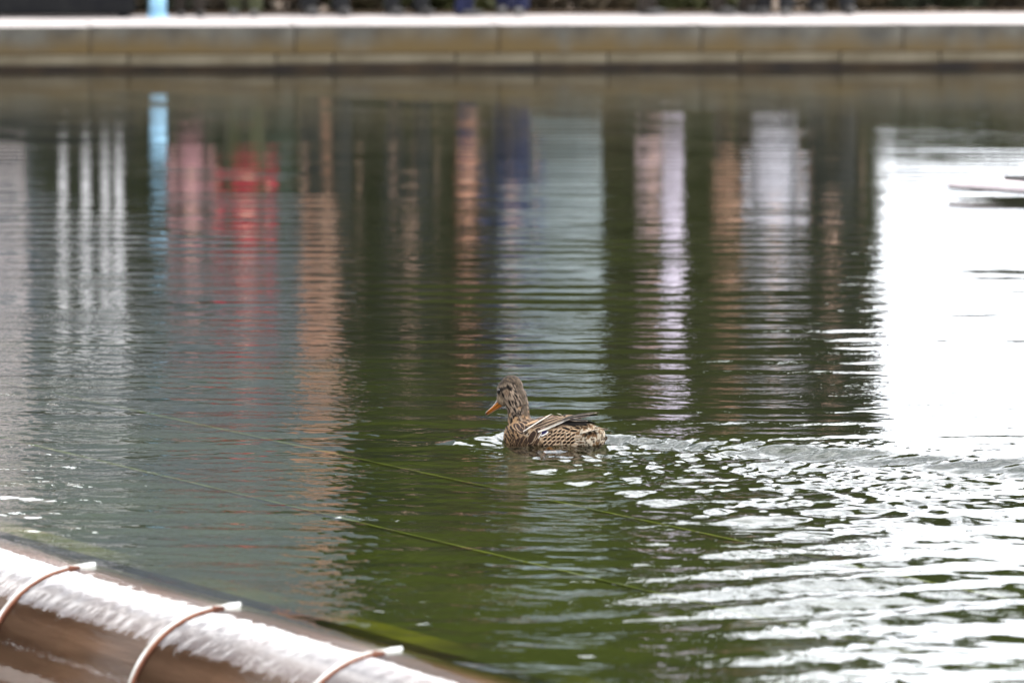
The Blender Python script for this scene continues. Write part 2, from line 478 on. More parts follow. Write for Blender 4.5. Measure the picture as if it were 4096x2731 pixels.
def coping_mesh(w):
    """quarter round nose block, w long, in (t, s, z)"""
    R = RAD - 0.007
    prof = [(-0.30, FZ - 0.15), (-0.30, FZ + 0.02), (-0.20, -0.040), (-0.06, -0.007)]
    for i in range(15):
        a = i / 14 * math.pi / 2
        prof.append((R * math.sin(a), R * math.cos(a) - RAD))
    prof += [(R, -0.32), (0.10, -0.32), (0.10, FZ - 0.15)]
    bm = bmesh.new()
    ends = []
    for t in (0.004, w - 0.004):
        ends.append([bm.verts.new((t, p[0], p[1])) for p in prof])
    n = len(prof)
    for i in range(n):
        j = (i + 1) % n
        bm.faces.new((ends[0][i], ends[0][j], ends[1][j], ends[1][i]))
    bm.faces.new(ends[0]); bm.faces.new(ends[1][::-1])
    return mesh_of(bm, True)
SP = (CR2 - CR0).length / 2
cm = coping_mesh(SP)
def ribbon(off_in, thick, width, s_in):
    """thin strip that follows the nose profile, starting s_in inside the crest"""
    bm = bmesh.new(); rows = []
    R = RAD + off_in
    prof = [(-s_in, off_in + 0.004), (-s_in * 0.5, off_in + 0.003)] + [(R * math.sin(a), R * math.cos(a) - RAD) for a in np.linspace(0, 1.5, 22)]
    nrm = [(0, 1), (0, 1)] + [(math.sin(a), math.cos(a)) for a in np.linspace(0, 1.5, 22)]
    for p, q in zip(prof, nrm):
        row = []
        for t, o in ((-width / 2, 0), (width / 2, 0), (width / 2, thick), (-width / 2, thick)):
            row.append(bm.verts.new((t, p[0] + q[0] * o, p[1] + q[1] * o)))
        rows.append(row)
    for a, b in zip(rows[:-1], rows[1:]):
        for i in range(4):
            j = (i + 1) % 4
            bm.faces.new((a[i], a[j], b[j], b[i]))
    bm.faces.new(rows[0]); bm.faces.new(rows[-1][::-1])
    return mesh_of(bm)
strip_me, gap_me = ribbon(-0.012, 0.0195, 0.0075, 0.05), ribbon(-0.012, 0.016, 0.008, -0.03)
for i in range(-16, 14):
    o = to_spill(link('coping_stone', cm, M_wet)); o.matrix_basis = SPILL_M @ Matrix.Translation((i * SP, 0, 0))
    if -4 <= i <= 8:
        o = to_spill(link('divider_strip', strip_me, M_strip)); o.matrix_basis = SPILL_M @ Matrix.Translation((i * SP, 0, 0))
        o = to_spill(link('joint_gasket', gap_me, M_joint)); o.matrix_basis = SPILL_M @ Matrix.Translation((i * SP + 0.0095, 0, 0))
o = to_spill(link('algae_ledge', box_mesh(-16, 14, -0.30, -0.20, FZ - 0.1, -0.022), M_algae)); o.matrix_basis = SPILL_M
o = to_spill(link('channel_lip', box_mesh(-16, 14, RAD - 0.02, RAD + 0.10, -0.50, -0.30), M_rust)); o.matrix_basis = SPILL_M
o = link('lower_terrace', box_mesh(-16, 30, RAD + 0.10, RAD + 3.2, -0.52, -0.295), M_stone); setting(o); o.matrix_basis = SPILL_M

# ------------------------------------------------------------------ far basin wall
def wall_material():
    m = material('weathered granite face', (0.031, 0.028, 0.022), 0.8, (0.070, 0.065, 0.053), scale=4, detail=8, bump=0.3, bscale=40)  # face kept far darker than the top, its shade put into the colour
    n, l = m.node_tree.nodes, m.node_tree.links
    b = n['Principled BSDF']
    g = n.new('ShaderNodeNewGeometry'); sx = n.new('ShaderNodeSeparateXYZ')
    l.new(g.outputs['Position'], sx.inputs[0])
    z = n.new('ShaderNodeTexNoise'); z.inputs['Scale'].default_value = 3.4; z.inputs['Detail'].default_value = 6
    sv = n.new('ShaderNodeVectorMath'); sv.operation = 'MULTIPLY'; sv.inputs[1].default_value = (1, 1, 0.35)
    l.new(g.outputs['Position'], sv.inputs[0]); l.new(sv.outputs[0], z.inputs['Vector'])
    ad = n.new('ShaderNodeMath'); ad.operation = 'MULTIPLY_ADD'; ad.inputs[1].default_value = -0.40
    l.new(z.outputs['Fac'], ad.inputs[0]); l.new(sx.outputs['Z'], ad.inputs[2])
    r = n.new('ShaderNodeMapRange'); r.inputs[1].default_value = 0.12; r.inputs[2].default_value = -0.06
    l.new(ad.outputs[0], r.inputs[0])
    mx = n.new('ShaderNodeMix'); mx.data_type = 'RGBA'; mx.inputs[7].default_value = (0.060, 0.038, 0.011, 1)
    src = b.inputs['Base Color'].links[0].from_socket
    l.new(r.outputs[0], mx.inputs[0]); l.new(src, mx.inputs[6]); l.new(mx.outputs[2], b.inputs['Base Color'])
    # top of the same stone, its brightness under the sky put into the colour
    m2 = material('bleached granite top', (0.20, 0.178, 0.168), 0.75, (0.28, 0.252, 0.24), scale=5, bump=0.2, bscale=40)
    return m, m2
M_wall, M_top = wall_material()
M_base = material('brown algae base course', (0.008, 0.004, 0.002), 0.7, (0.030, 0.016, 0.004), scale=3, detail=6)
M_band = material('tan base course', (0.052, 0.040, 0.021), 0.8, (0.088, 0.073, 0.047), scale=3, detail=6)
wall = empty('basin_wall', W0); wall.rotation_euler = (0, 0, WA)
tag(wall, 'long grey granite basin wall with pale top and brown waterline stains', 'wall')
X0 = behind(295, 0.0)
BL = 1.605
def block(w, d0, d1, z0, z1):
    bm = bmesh.new(); box(bm, 0.004, w - 0.004, d0, d1, z0, z1, 0.008)
    me = mesh_of(bm)
    return me
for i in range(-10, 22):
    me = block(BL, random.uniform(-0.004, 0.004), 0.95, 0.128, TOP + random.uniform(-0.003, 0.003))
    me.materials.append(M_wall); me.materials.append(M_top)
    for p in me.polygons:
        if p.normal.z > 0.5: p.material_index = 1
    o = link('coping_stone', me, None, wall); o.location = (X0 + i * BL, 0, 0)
    o = link('joint', box_mesh(-0.004, 0.004, 0.012, 0.9, 0.13, TOP - 0.006), M_base, wall); o.location = (X0 + i * BL, 0, 0)
    w = BL * random.choice((0.35, 0.5, 0.6, 0.72))
    for a, b in ((0, w), (w, BL)):
        o = link('plinth_stone', block(b - a, -0.022 + random.uniform(-0.004, 0.004), 0.6, 0.046 + random.uniform(-0.006, 0.006), 0.125), M_band, wall); o.location = (X0 + i * BL + a + 0.3, 0, 0)
o = link('base_course', box_mesh(-19, 36, 0.03, 0.7, -0.5, 0.10), M_base, wall)
terrace = setting(link('terrace', box_mesh(-40, 60, 0.951, 2.55, -0.2, TOP - 0.004), M_paving)); terrace.matrix_basis = WALL_M
bed = setting(link('planting_bed', box_mesh(-60, 80, 2.55, 70, -0.4, TOP - 0.05), M_mulch)); bed.matrix_basis = WALL_M
kerb = setting(link('kerb', box_mesh(-40, 60, 2.552, 2.66, -0.2, TOP + 0.02), M_mulch)); kerb.matrix_basis = WALL_M

# ------------------------------------------------------------------ things behind the wall
def zr(y, depth):
    """height of a thing `depth` behind the wall whose mirror image lies in picture row y"""
    return (y + 180) * (W0.y + depth) / F - CAM_H
def stand(o, px, depth, z=TOP, turn=0.0):
    o.location = wl_pt(behind(px, depth), depth, z); o.rotation_euler = (0, 0, WA + turn)
    return o

LEAF_MATS = {}
def leaf_material(name, c1, c2):
    return material(name, c1, 0.7, c2, scale=1.3, detail=5, lo=0.3, hi=0.7)
M_bark = material('dark bark', (0.030, 0.022, 0.016), 0.9, (0.07, 0.052, 0.038), scale=6, stretch=(1, 1, 0.2), bump=0.5)
M_leaf_a = leaf_material('dark green leaves', (0.008, 0.010, 0.004), (0.020, 0.023, 0.007))
M_leaf_b = leaf_material('olive leaves', (0.018, 0.022, 0.005), (0.042, 0.044, 0.009))
M_leaf_c = leaf_material('brown green leaves', (0.020, 0.014, 0.007), (0.045, 0.030, 0.012))
M_leaf_e = leaf_material('sunlit yellow green leaves', (0.034, 0.042, 0.002), (0.066, 0.076, 0.005))
M_leaf_d = leaf_material('blue green leaves', (0.022, 0.042, 0.030), (0.050, 0.080, 0.055))

def leaves_mesh(lobes, count, size, seed):
    """leaf faces spread through several ellipsoid lobes; lobes: (centre, radii)"""
    r = np.random.default_rng(seed)
    vol = np.array([l[1][0] * l[1][1] * l[1][2] for l in lobes]) ** 0.75
    which = r.choice(len(lobes), count, p=vol / vol.sum())
    d = r.normal(size=(count, 3)); d /= np.linalg.norm(d, axis=1)[:, None]
    rad = r.uniform(0.15, 1, count) ** 0.45 * r.uniform(0.92, 1.10, count)
    c = np.array([l[0] for l in lobes])[which]; R = np.array([l[1] for l in lobes])[which]
    p = c + d * R * rad[:, None]
    a = r.normal(size=(count, 3)); a /= np.linalg.norm(a, axis=1)[:, None]
    b = np.cross(a, r.normal(size=(count, 3))); b /= np.linalg.norm(b, axis=1)[:, None]
    s = (size * r.uniform(0.6, 1.4, count))[:, None]
    nrm = np.cross(a, b)
    v = np.stack([p - a * s, p + b * s * 0.45 + nrm * s * 0.12, p + a * s, p - b * s * 0.45 + nrm * s * 0.12], axis=1).reshape(-1, 3)
    q = np.arange(count * 4).reshape(-1, 4)
    me = bpy.data.meshes.new('leaves')
    me.from_pydata(v.tolist(), [], q.tolist())
    return me

def tree(px, depth, h, w, label, leafmat, seed, trunk_r=0.18, clear=0.25, count=5000, size=0.22, z=TOP - 0.06, squash=1.0):
    r = random.Random(seed)
    t = empty('broadleaf_tree'); stand(t, px, depth, z)
    tag(t, label, 'tree', 'trees behind the basin')
    bm = bmesh.new()
    pts = []
    for i in range(7):
        f = i / 6
        pts.append((Vector((r.uniform(-.12, .12) * f * w * .3, r.uniform(-.1, .1) * f * w * .3, f * h * 0.8)), trunk_r * (1.15 - 0.95 * f)))
    for a, b in zip(pts[:-1], pts[1:]): cone(bm, a[0], b[0], a[1], b[1], 9)
    lobes = []
    n = 11
    for i in range(n):
        ang = i * 2.4 + r.uniform(-.4, .4)
        zz = h * (clear + (1 - clear) * (0.12 + 0.76 * (i + .5) / n))
        taper = 1 - 0.55 * abs((i + .5) / n - 0.42) / 0.58
        rr = w * 0.5 * taper
        c = Vector((math.cos(ang) * rr * 0.55, math.sin(ang) * rr * 0.55 * squash, zz))
        lobes.append(((c.x, c.y, c.z), (rr * r.uniform(.55, .75), rr * r.uniform(.55, .75) * squash, h * (1 - clear) * r.uniform(.13, .2))))
        k = min(5, max(1, int(zz / (h * 0.8) * 6) - 1))
        cone(bm, pts[k][0], c * 0.8 + pts[k][0] * 0.2, pts[k][1] * 0.5, pts[k][1] * 0.12, 6)
    link('trunk', mesh_of(bm, True), M_bark, t)
    link('crown', leaves_mesh(lobes, count, size, seed), leafmat, t)
    return t

def shrub(px, depth, w, d, h, label, leafmat, seed, count=2500, size=0.07, cat='shrub', name='shrub', z=TOP - 0.06, group=None):
    r = random.Random(seed)
    t = empty(name); stand(t, px, depth, z); tag(t, label, cat, group)
    bm = bmesh.new(); lobes = []
    for i in range(9):
        x, y = r.uniform(-.4, .4) * w, r.uniform(-.35, .35) * d
        zz = h * r.uniform(.35, .68)
        lobes.append(((x, y, zz), (w * r.uniform(.16, .26), d * r.uniform(.25, .4), min(zz, h - zz) * 1.02)))
        cone(bm, (x * .3, y * .3, 0), (x, y, zz), 0.02, 0.008, 6)
    link('stem', mesh_of(bm), M_bark, t)
    link('foliage', leaves_mesh(lobes, count, size, seed), leafmat, t)
    return t

# low clipped hedge directly behind the terrace, in sections with their own stems
HEDGE = [('behind the black planter', 0), ('behind the child in pink and the red jacket', 2), ('behind the dark brown jacket', 0), ('behind the person all in black', 1), ('behind the blue jacket and navy jeans', 0),
         ('behind the rose coat', 1), ('behind the white coat', 0), ('beside the tall black coat', 2), ('next to the low olive bush', 0)]
for i, (where, kind) in enumerate(HEDGE):
    shrub(40 + i * 128, 3.15, 1.45, 0.7, 0.42, 'low ' + ('brown', 'olive', 'blackish green')[kind] + ' hedge plant ' + where, (M_leaf_c, M_leaf_b, M_leaf_a)[kind], 50 + i, count=2600, size=0.045,
          name='hedge_plant', cat='hedge', z=TOP - 0.07, group='low hedge behind the terrace')

# --- people -------------------------------------------------------
M_skin = material('skin', (0.50, 0.30, 0.21), 0.55, (0.56, 0.35, 0.25), scale=12)
M_shoe = material('dark shoe leather', (0.025, 0.023, 0.022), 0.5, (0.05, 0.045, 0.04), scale=20)
def cloth(name, c):
    return material(name, c, 0.85, tuple(v * 0.75 for v in c), scale=25, bump=0.3, bscale=120)
def person(px, depth, h, label, top, legs, hair, turn=0.0, long_top=0.0, step=0.12, arm=0.0, skirt=False, cat='person'):
    """standing figure h tall facing -Y; the body is one remeshed surface, clothing pieces are its children"""
    s = h / 1.72
    root = empty('person'); stand(root, px, depth, TOP - 0.003, turn); tag(root, label, cat, 'people on the terrace')
    V = lambda x, y, z: Vector((x * s, y * s, z * s))
    hip, sh = 0.90, 1.42
    legs_pts = []
    for sg in (-1, 1):
        st = step * sg
        legs_pts.append([(V(.095 * sg, 0, hip), .092 * s), (V(.10 * sg, -.5 * st - .02, .50), .062 * s), (V(.10 * sg, -st * .7 + .03, .09), .042 * s)])
    arms_pts = []
    for sg in (-1, 1):
        arms_pts.append([(V(.185 * sg, .0, sh - .03), .056 * s), (V(.245 * sg, .03 - arm * .1, 1.13), .046 * s), (V(.235 * sg, -.07 - arm * .2, .88 + arm * .2), .033 * s)])
    def head(bm, grow=0.0):
        ball(bm, V(0, -.01, 1.60), ((.074 + grow) * s, (.092 + grow) * s, (.115 + grow) * s), 3)
    bm = bmesh.new()
    chain(bm, [(V(0, 0, .92), .12 * s), (V(0, .0, 1.15), .115 * s), (V(0, 0, 1.36), .13 * s), (V(0, .01, 1.47), .055 * s), (V(0, 0, 1.55), .052 * s)])
    chain(bm, [(V(-.17, 0, sh - .03), .055 * s), (V(.17, 0, sh - .03), .055 * s)])
    head(bm)
    ball(bm, V(0, -.10, 1.585), (.014 * s, .02 * s, .022 * s), 1)            # nose
    ball(bm, V(0, -.075, 1.515), (.04 * s, .03 * s, .025 * s), 1)            # chin
    for sg in (-1, 1):
        ball(bm, V(.078 * sg, .005, 1.595), (.012 * s, .022 * s, .032 * s), 1)   # ear
    for L in legs_pts: chain(bm, L)
    for A in arms_pts:
        chain(bm, A)
        w = A[2][0]; d = (A[2][0] - A[1][0]).normalized(); side = -1 if w.x < 0 else 1
        palm = w + d * .055 * s
        ball(bm, palm, (.022 * s, .04 * s, .05 * s), 2)
        for k in range(4):
            b0 = palm + d * .035 * s + Vector((0, (k - 1.5) * .020 * s, 0))
            ln = (.055, .064, .060, .046)[k] * s
            k1 = b0 + d * ln * .6; k2 = k1 + (d * .7 + Vector((-side * .7, 0, 0))) * ln * .5
            chain(bm, [(b0, .0095 * s), (k1, .0085 * s), (k2, .007 * s)], 1)
        t0 = w + d * .03 * s + Vector((0, -.03 * s, 0))
        chain(bm, [(t0, .011 * s), (t0 + Vector((-side * .01, -.03, -.03)) * s, .010 * s), (t0 + Vector((-side * .015, -.035, -.06)) * s, .008 * s)], 1)
    link('body', remeshed(bm, .0105 * s, 3), M_skin, root)
    bm = bmesh.new()                                                        # trousers or skirt
    if skirt:
        cone(bm, V(0, 0, .38), V(0, 0, .98), .27 * s, .15 * s, 20); chain(bm, [(V(-.07, 0, .93), .11 * s), (V(.07, 0, .93), .11 * s)])
    else:
        for L in legs_pts:
            a, b, c = L
            chain(bm, [(a[0], a[1] + .02 * s), (b[0], b[1] + .022 * s), (c[0] + V(0, 0, -.01), c[1] + .030 * s)])
        chain(bm, [(V(-.05, 0, .95), .115 * s), (V(.05, 0, .95), .115 * s)])
    link('skirt' if skirt else 'trousers', remeshed(bm, .014 * s, 4), legs, root)
    bm = bmesh.new()                                                        # jacket or shirt
    chain(bm, [(V(0, 0, .96 - long_top), (.145 + long_top * .18) * s), (V(0, 0, 1.15), .145 * s), (V(0, 0, 1.34), .155 * s)])
    chain(bm, [(V(-.17, 0, sh - .03), .075 * s), (V(.17, 0, sh - .03), .075 * s)])
    for A in arms_pts: chain(bm, [(p, r_ + .022 * s) for p, r_ in A])
    link('jacket', remeshed(bm, .014 * s, 4), top, root)
    for L in legs_pts:
        bm = bmesh.new()
        c = L[2][0]
        chain(bm, [(Vector((c.x, c.y + .03 * s, .045 * s)), .045 * s), (Vector((c.x, c.y - .10 * s, .036 * s)), .038 * s), (Vector((c.x, c.y - .17 * s, .032 * s)), .030 * s)])
        link('shoe', remeshed(bm, .012 * s, 2), M_shoe, root)
    bm = bmesh.new()
    ball(bm, V(0, .022, 1.628), (.083 * s, .092 * s, .105 * s), 3)
    ball(bm, V(0, .05, 1.56), (.07 * s, .06 * s, .10 * s), 2)
    link('hair', remeshed(bm, .012 * s, 2), hair, root)
    for sg in (-1, 1):
        bm = bmesh.new(); ball(bm, V(.03 * sg, -.094, 1.615), .011 * s, 2)
        link('eye', mesh_of(bm, True), M_shoe, root)
    return root
H_dark = material('dark hair', (0.02, 0.014, 0.01), 0.6, (0.05, 0.035, 0.025), scale=30)
H_fair = material('light brown hair', (0.16, 0.10, 0.05), 0.6, (0.22, 0.14, 0.08), scale=30)
C = {k: cloth(k + ' cloth', tuple(0.5 * c for c in v)) for k, v in dict(red=(0.58, 0.02, 0.06), pink=(0.62, 0.30, 0.33), olive=(0.07, 0.075, 0.03), black=(0.012, 0.012, 0.014), navy=(0.008, 0.012, 0.06),
     peach=(0.62, 0.28, 0.17), blue=(0.04, 0.06, 0.17), white=(0.72, 0.70, 0.76), rose=(0.66, 0.47, 0.48), tan=(0.50, 0.27, 0.17), brown=(0.03, 0.02, 0.012)).items()}
DP = 2.15
person(190, DP, 1.18, 'child in a pink coat beside the pale blue post', C['pink'], C['brown'], H_fair, 0.2, long_top=.25)
person(245, DP + .05, 1.56, 'person in a bright red jacket and olive trousers', C['red'], C['olive'], H_dark, -0.15, arm=.6, long_top=.08)
person(326, DP + .2, 1.84, 'person in a dark brown jacket and black trousers', C['brown'], C['black'], H_dark, 0.3)
person(408, DP + .25, 1.62, 'person dressed all in black with hands down', C['black'], C['black'], H_dark, 0.5)
person(466, DP + .1, 1.12, 'child in a peach jacket between dark-clothed adults', C['peach'], C['navy'], H_fair, 1.35, step=.05)
person(512, DP + .25, 1.70, 'person in a blue jacket and navy jeans', C['blue'], C['navy'], H_dark, -0.3, step=.2)
person(649, DP + .2, 1.22, 'slim person in a pale rose coat', C['rose'], C['brown'], H_dark, 1.2, long_top=.2, step=.02)
person(734, DP + .2, 1.55, 'person in a peach top next to the white coat', C['tan'], C['brown'], H_fair, 0.9)
person(775, DP, 1.62, 'person in a long loose white coat and black trousers', C['white'], C['black'], H_dark, -0.2, long_top=.42)
person(832, DP + .2, 1.74, 'tall person in black coat beside the dark trees', C['black'], C['black'], H_dark, 0.2, long_top=.25)

# --- pale blue post, planter, frame, lamp, column --------------------
M_blue = material('pale blue paint', (0.20, 0.38, 0.52), 0.45, (0.24, 0.42, 0.56), scale=8)
post = empty('bollard'); stand(post, 158, DP - .2, TOP - .004); tag(post, 'pale blue painted post standing on the terrace', 'post')
bm = bmesh.new(); cone(bm, (0, 0, 0), (0, 0, .36), .072, .068, 20); link('shaft', mesh_of(bm, True), M_blue, post)
bm = bmesh.new(); ball(bm, (0, 0, .36), (.07, .07, .045), 3); link('cap', mesh_of(bm, True), M_blue, post)
bm = bmesh.new(); cone(bm, (0, 0, 0), (0, 0, .03), .085, .085, 20); link('base_collar', mesh_of(bm), M_blue, post)

M_black = material('black metal', (0.006, 0.006, 0.007), 0.9, (0.010, 0.010, 0.010), scale=10, spec=0.1)
pl = empty('planter'); stand(pl, 60, DP + .1, TOP - .004); tag(pl, 'long black planter box at the terrace edge', 'planter')
bm = bmesh.new(); box(bm, -.9, .62, -.25, .25, 0.03, .44, .015); link('box', mesh_of(bm), M_black, pl)
bm = bmesh.new(); box(bm, -.92, .64, -.27, .27, .4405, .475, .008); link('rim', mesh_of(bm), M_black, pl)
for x in (-.8, .52):
    bm = bmesh.new(); box(bm, x - .04, x + .04, -.22, .22, 0, .029); link('foot', mesh_of(bm), M_black, pl)

M_white = material('white paint', (0.46, 0.46, 0.46), 0.4, (0.54, 0.53, 0.53), scale=6)
fr = empty('garden_frame'); DF = 9.0; stand(fr, 88, DF, TOP - .06); tag(fr, 'white metal garden frame with four slim posts', 'pergola')
xs = [behind(p, DF) - behind(88, DF) for p in (63, 85, 106, 118)]
for i, x in enumerate(xs):
    bm = bmesh.new(); box(bm, x - .035, x + .035, (-.035 if i % 2 else 1.0), (.035 if i % 2 else 1.07), 0, 3.1, .008); link('post', mesh_of(bm), M_white, fr)
for y in (0, 1.035):
    bm = bmesh.new(); box(bm, xs[0] - .2, xs[-1] + .2, y - .04, y + .04, 3.101, 3.2, .008); link('beam', mesh_of(bm), M_white, fr)
for k in range(4):
    x = xs[0] + (xs[-1] - xs[0]) * k / 3
    bm = bmesh.new(); box(bm, x - .03, x + .03, -.2, 1.25, 3.201, 3.27); link('rafter', mesh_of(bm), M_white, fr)

def flag_post(px, depth, h, r, mat, label):
    p = empty('flag_pole'); stand(p, px, depth, TOP - .06); tag(p, label, 'pole')
    bm = bmesh.new(); cone(bm, (0, 0, 0), (0, 0, h), r, r * .7, 16); link('shaft', mesh_of(bm, True), mat, p)
    bm = bmesh.new(); ball(bm, (0, 0, h), r * 1.3, 2); link('finial', mesh_of(bm, True), mat, p)
    bm = bmesh.new(); cone(bm, (0, 0, 0), (0, 0, .12), r * 2, r * 1.5, 16); link('base', mesh_of(bm), mat, p)
M_lilac = material('white lilac paint', (0.40, 0.35, 0.42), 0.5, (0.48, 0.43, 0.50), scale=4)
flag_post(673, 6.5, 3.4, .105, M_lilac, 'thick whitish post behind the rose coat')
M_brick = material('terracotta brick', (0.26, 0.125, 0.08), 0.85, (0.36, 0.20, 0.14), scale=5, detail=6)
# terracotta chimney like pillar
bp = empty('brick_pillar'); stand(bp, 322, 16, TOP - .06); tag(bp, 'tall slim terracotta brick pillar between building and dark trees', 'pillar')
bm = bmesh.new(); box(bm, -.21, .21, -.21, .21, .25, 5.4); link('shaft', mesh_of(bm), M_brick, bp)
bm = bmesh.new(); box(bm, -.28, .28, -.28, .28, 0, .249, .02); link('plinth', mesh_of(bm), M_brick, bp)
bm = bmesh.new(); box(bm, -.28, .28, -.28, .28, 5.401, 5.6, .02); link('cap', mesh_of(bm), M_brick, bp)

M_poster = material('grey green panels', (0.10, 0.125, 0.13), 0.7, (0.17, 0.20, 0.205), scale=1.6, detail=5)
ad = empty('advertising_column'); stand(ad, 551, 10.5, TOP - .06); tag(ad, 'round pale grey-green advertising column with domed cap', 'column')
bm = bmesh.new(); cone(bm, (0, 0, .3), (0, 0, 3.5), .50, .50, 32); link('drum', mesh_of(bm, True), M_poster, ad)
bm = bmesh.new(); cone(bm, (0, 0, 0), (0, 0, .299), .58, .56, 32); link('base', mesh_of(bm), M_poster, ad)
bm = bmesh.new(); cone(bm, (0, 0, 3.501), (0, 0, 3.62), .60, .60, 32); ball(bm, (0, 0, 3.62), (.5, .5, .42), 3); link('dome', mesh_of(bm), M_poster, ad)

# --- buildings -------------------------------------------------------
M_grey = material('slate grey facade', (0.105, 0.128, 0.155), 0.7, (0.14, 0.166, 0.195), scale=0.5, detail=5)
M_pink = material('pale pink render', (0.42, 0.35, 0.34), 0.8, (0.50, 0.43, 0.42), scale=0.6)
M_glass = material('dark window glass', (0.07, 0.085, 0.10), 0.25, spec=0.5)
M_frame = material('grey window frame', (0.22, 0.23, 0.24), 0.5)
M_roof = material('dark roof', (0.06, 0.06, 0.065), 0.8, (0.09, 0.09, 0.09), scale=2)
def building(px0, px1, depth, h, thick, label, wallmat, cols, floors, name='office_building'):
    x0, x1 = behind(px0, depth), behind(px1, depth)
    b = empty(name); b.location = wl_pt((x0 + x1) / 2, depth, 0.2); b.rotation_euler = (0, 0, WA); tag(b, label, 'building')
    w = (x1 - x0) / 2
    bm = bmesh.new(); box(bm, -w, w, 0, thick, -0.3, h); link('wall', mesh_of(bm), wallmat, b)
    bm = bmesh.new(); box(bm, -w - .15, w + .15, -.15, thick + .15, h + .001, h + .35, .03); link('roof', mesh_of(bm), M_roof, b)
    cw, fh = 2 * w / cols, h / floors
    ww, wh = cw * .55, fh * .55
    fm = bmesh.new()
    for a in (box(fm, -ww / 2 - .06, -ww / 2, -.08, .02, -.06, wh + .06), box(fm, ww / 2, ww / 2 + .06, -.08, .02, -.06, wh + .06), box(fm, -ww / 2, ww / 2, -.08, .02, wh, wh + .06), box(fm, -ww / 2, ww / 2, -.12, .02, -.06, 0)): pass
    fme = mesh_of(fm); fme.materials.append(M_frame)
    pme = box_mesh(-ww / 2, ww / 2, -.03, .01, 0, wh); pme.materials.append(M_glass)
    for i in range(cols):
        for k in range(floors):
            o = link('window', fme, None, b); o.location = (-w + (i + .5) * cw, 0, k * fh + fh * .25)
            link('pane', pme, None, o)
    return b
building(24, 343, 32, 30, 12, 'tall slate grey building with rows of windows', M_grey, 4, 10)
building(-150, 24, 24, 14, 6, 'pale pink building in front of the grey one', M_pink, 4, 5, 'pale_house')

# --- trees ----------------------------------------------------------
for i, px in enumerate((130, 190, 250)):
    shrub(px, 22 + i, 2.6, 2.0, 3.6, ['tall dark green bush in front of the grey building', 'tall blue-green bush in front of the grey building', 'tall olive bush in front of the grey building'][i], (M_leaf_a, M_leaf_d, M_leaf_b)[i], 80 + i, count=5000, size=.16, z=.2)
tree(388, 11, 5.0, 1.05, 'dense dark tree right of the brick pillar', M_leaf_a, 1, clear=.06, count=9000)
tree(455, 13, 5.6, 1.6, 'brown-green tree behind the people in black', M_leaf_c, 2, clear=.08, count=10000)
tree(560, 24, 19.5, 3.6, 'very tall yellow-green tree behind the advertising column', M_leaf_e, 3, clear=.12, count=14000, size=.28)
tree(630, 13, 5.4, 2.2, 'olive green tree behind the whitish post', M_leaf_b, 4, clear=.06, count=10000)
tree(735, 24, 16, 2.8, 'tall olive tree behind the peach and white coats', M_leaf_b, 5, clear=.08, count=12000, size=.26)
tree(775, 14, 5.4, 1.5, 'bushy olive tree behind the white coat', M_leaf_b, 6, clear=.06, count=9000)
tree(838, 12, 7.0, .95, 'narrow blackish tree at the edge of the open sky', M_leaf_a, 8, clear=.03, count=9000, size=.17)
tree(428, 34, 24, 3.8, 'slender poplar in the back beside the grey building', M_leaf_e, 9, clear=.1, count=16000, size=.36)
tree(640, 38, 25, 5, 'tallest yellow-green poplar far behind the basin', M_leaf_e, 10, clear=.1, count=12000, size=.34)
tree(1150, 27, 24, 6.5, 'spreading high crowned tree at the open end of the terrace', M_leaf_b, 12, trunk_r=.3, clear=.52, count=6000, size=.34)  # added out of frame so the ripples at right mirror something dark
shrub(1000, 6, 2.6, 1.4, 1.2, 'low olive bush at the open end of the terrace', M_leaf_b, 95, count=6500, size=.07)

# --- platform in the water -------------------------------------------
M_plate = material('weathered pinkish boards', (0.42, 0.36, 0.37), 0.7, (0.52, 0.46, 0.46), scale=6, stretch=(1, 8, 1))
M_dark = material('tarred underside', (0.012, 0.011, 0.010), 0.7, (0.02, 0.018, 0.016), scale=6)
pf = empty('pontoon'); tip = at_z(948, 184.5, 0.06); pf.location = (tip.x, tip.y, 0)
tag(pf, 'thin weathered pontoon deck with dark underside over the water', 'pontoon')
outline = [(0, 0), (.10, -.10), (.62, -.74), (1.7, -.74), (1.7, .7), (.5, .5)]
bm = bmesh.new(); prism(bm, outline, .052, .078); link('deck', mesh_of(bm), M_plate, pf)
bm = bmesh.new(); prism(bm, outline, .036, .0515); link('underside', mesh_of(bm), M_dark, pf)
bm = bmesh.new(); prism(bm, [(.30, .10), (.42, -.10), (1.6, -.10), (1.6, .25), (.36, .22)], .0785, .100); link('top_plate', mesh_of(bm), M_dark, pf)
for x, y in ((1.0, -.5), (1.5, -.1), (1.55, -.6)):
    bm = bmesh.new(); cone(bm, (x, y, FZ - .02), (x, y, .0438), .04, .04, 12); link('pile', mesh_of(bm), M_dark, pf)

# tall trees on the lower side of the spillway
for k, (x, y, h, w) in enumerate(((-20.5, 34, 22, 10), (-18.5, 25, 20, 10), (-16, 17, 18, 10))):
    t = tree(0, 10, h, w, ['tall plane tree on the lower ground nearest the basin wall', 'tall plane tree between two others on the lower ground', 'tall plane tree on the lower ground beside the spillway'][k], M_leaf_b, 30 + k, trunk_r=.3, clear=.14, count=13000, size=.34)
    t.location = (x, y, -.56)

for k in range(6):  # unseen bushes added to keep bright sky out of the spillway film's reflection
    s = shrub(0, 10, 6.5, 2.2, 4.2, ['dense dark tall bush along the lower ground, farthest from the spillway', 'tall bush beside the plane trees, olive leaves', 'tall blackish bush under the plane trees', 'tall olive bush on the lower ground near the plane trees', 'dark bush facing the rounded spillway', 'olive bush on the lower ground near the camera side'][k], (M_leaf_a, M_leaf_b)[k % 2], 130 + k, count=4500, size=.22, z=0)
    s.location = (-17 + 1.5 * k * .6, 30 - 5.2 * k, -.56); s.rotation_euler = (0, 0, math.radians(-80))

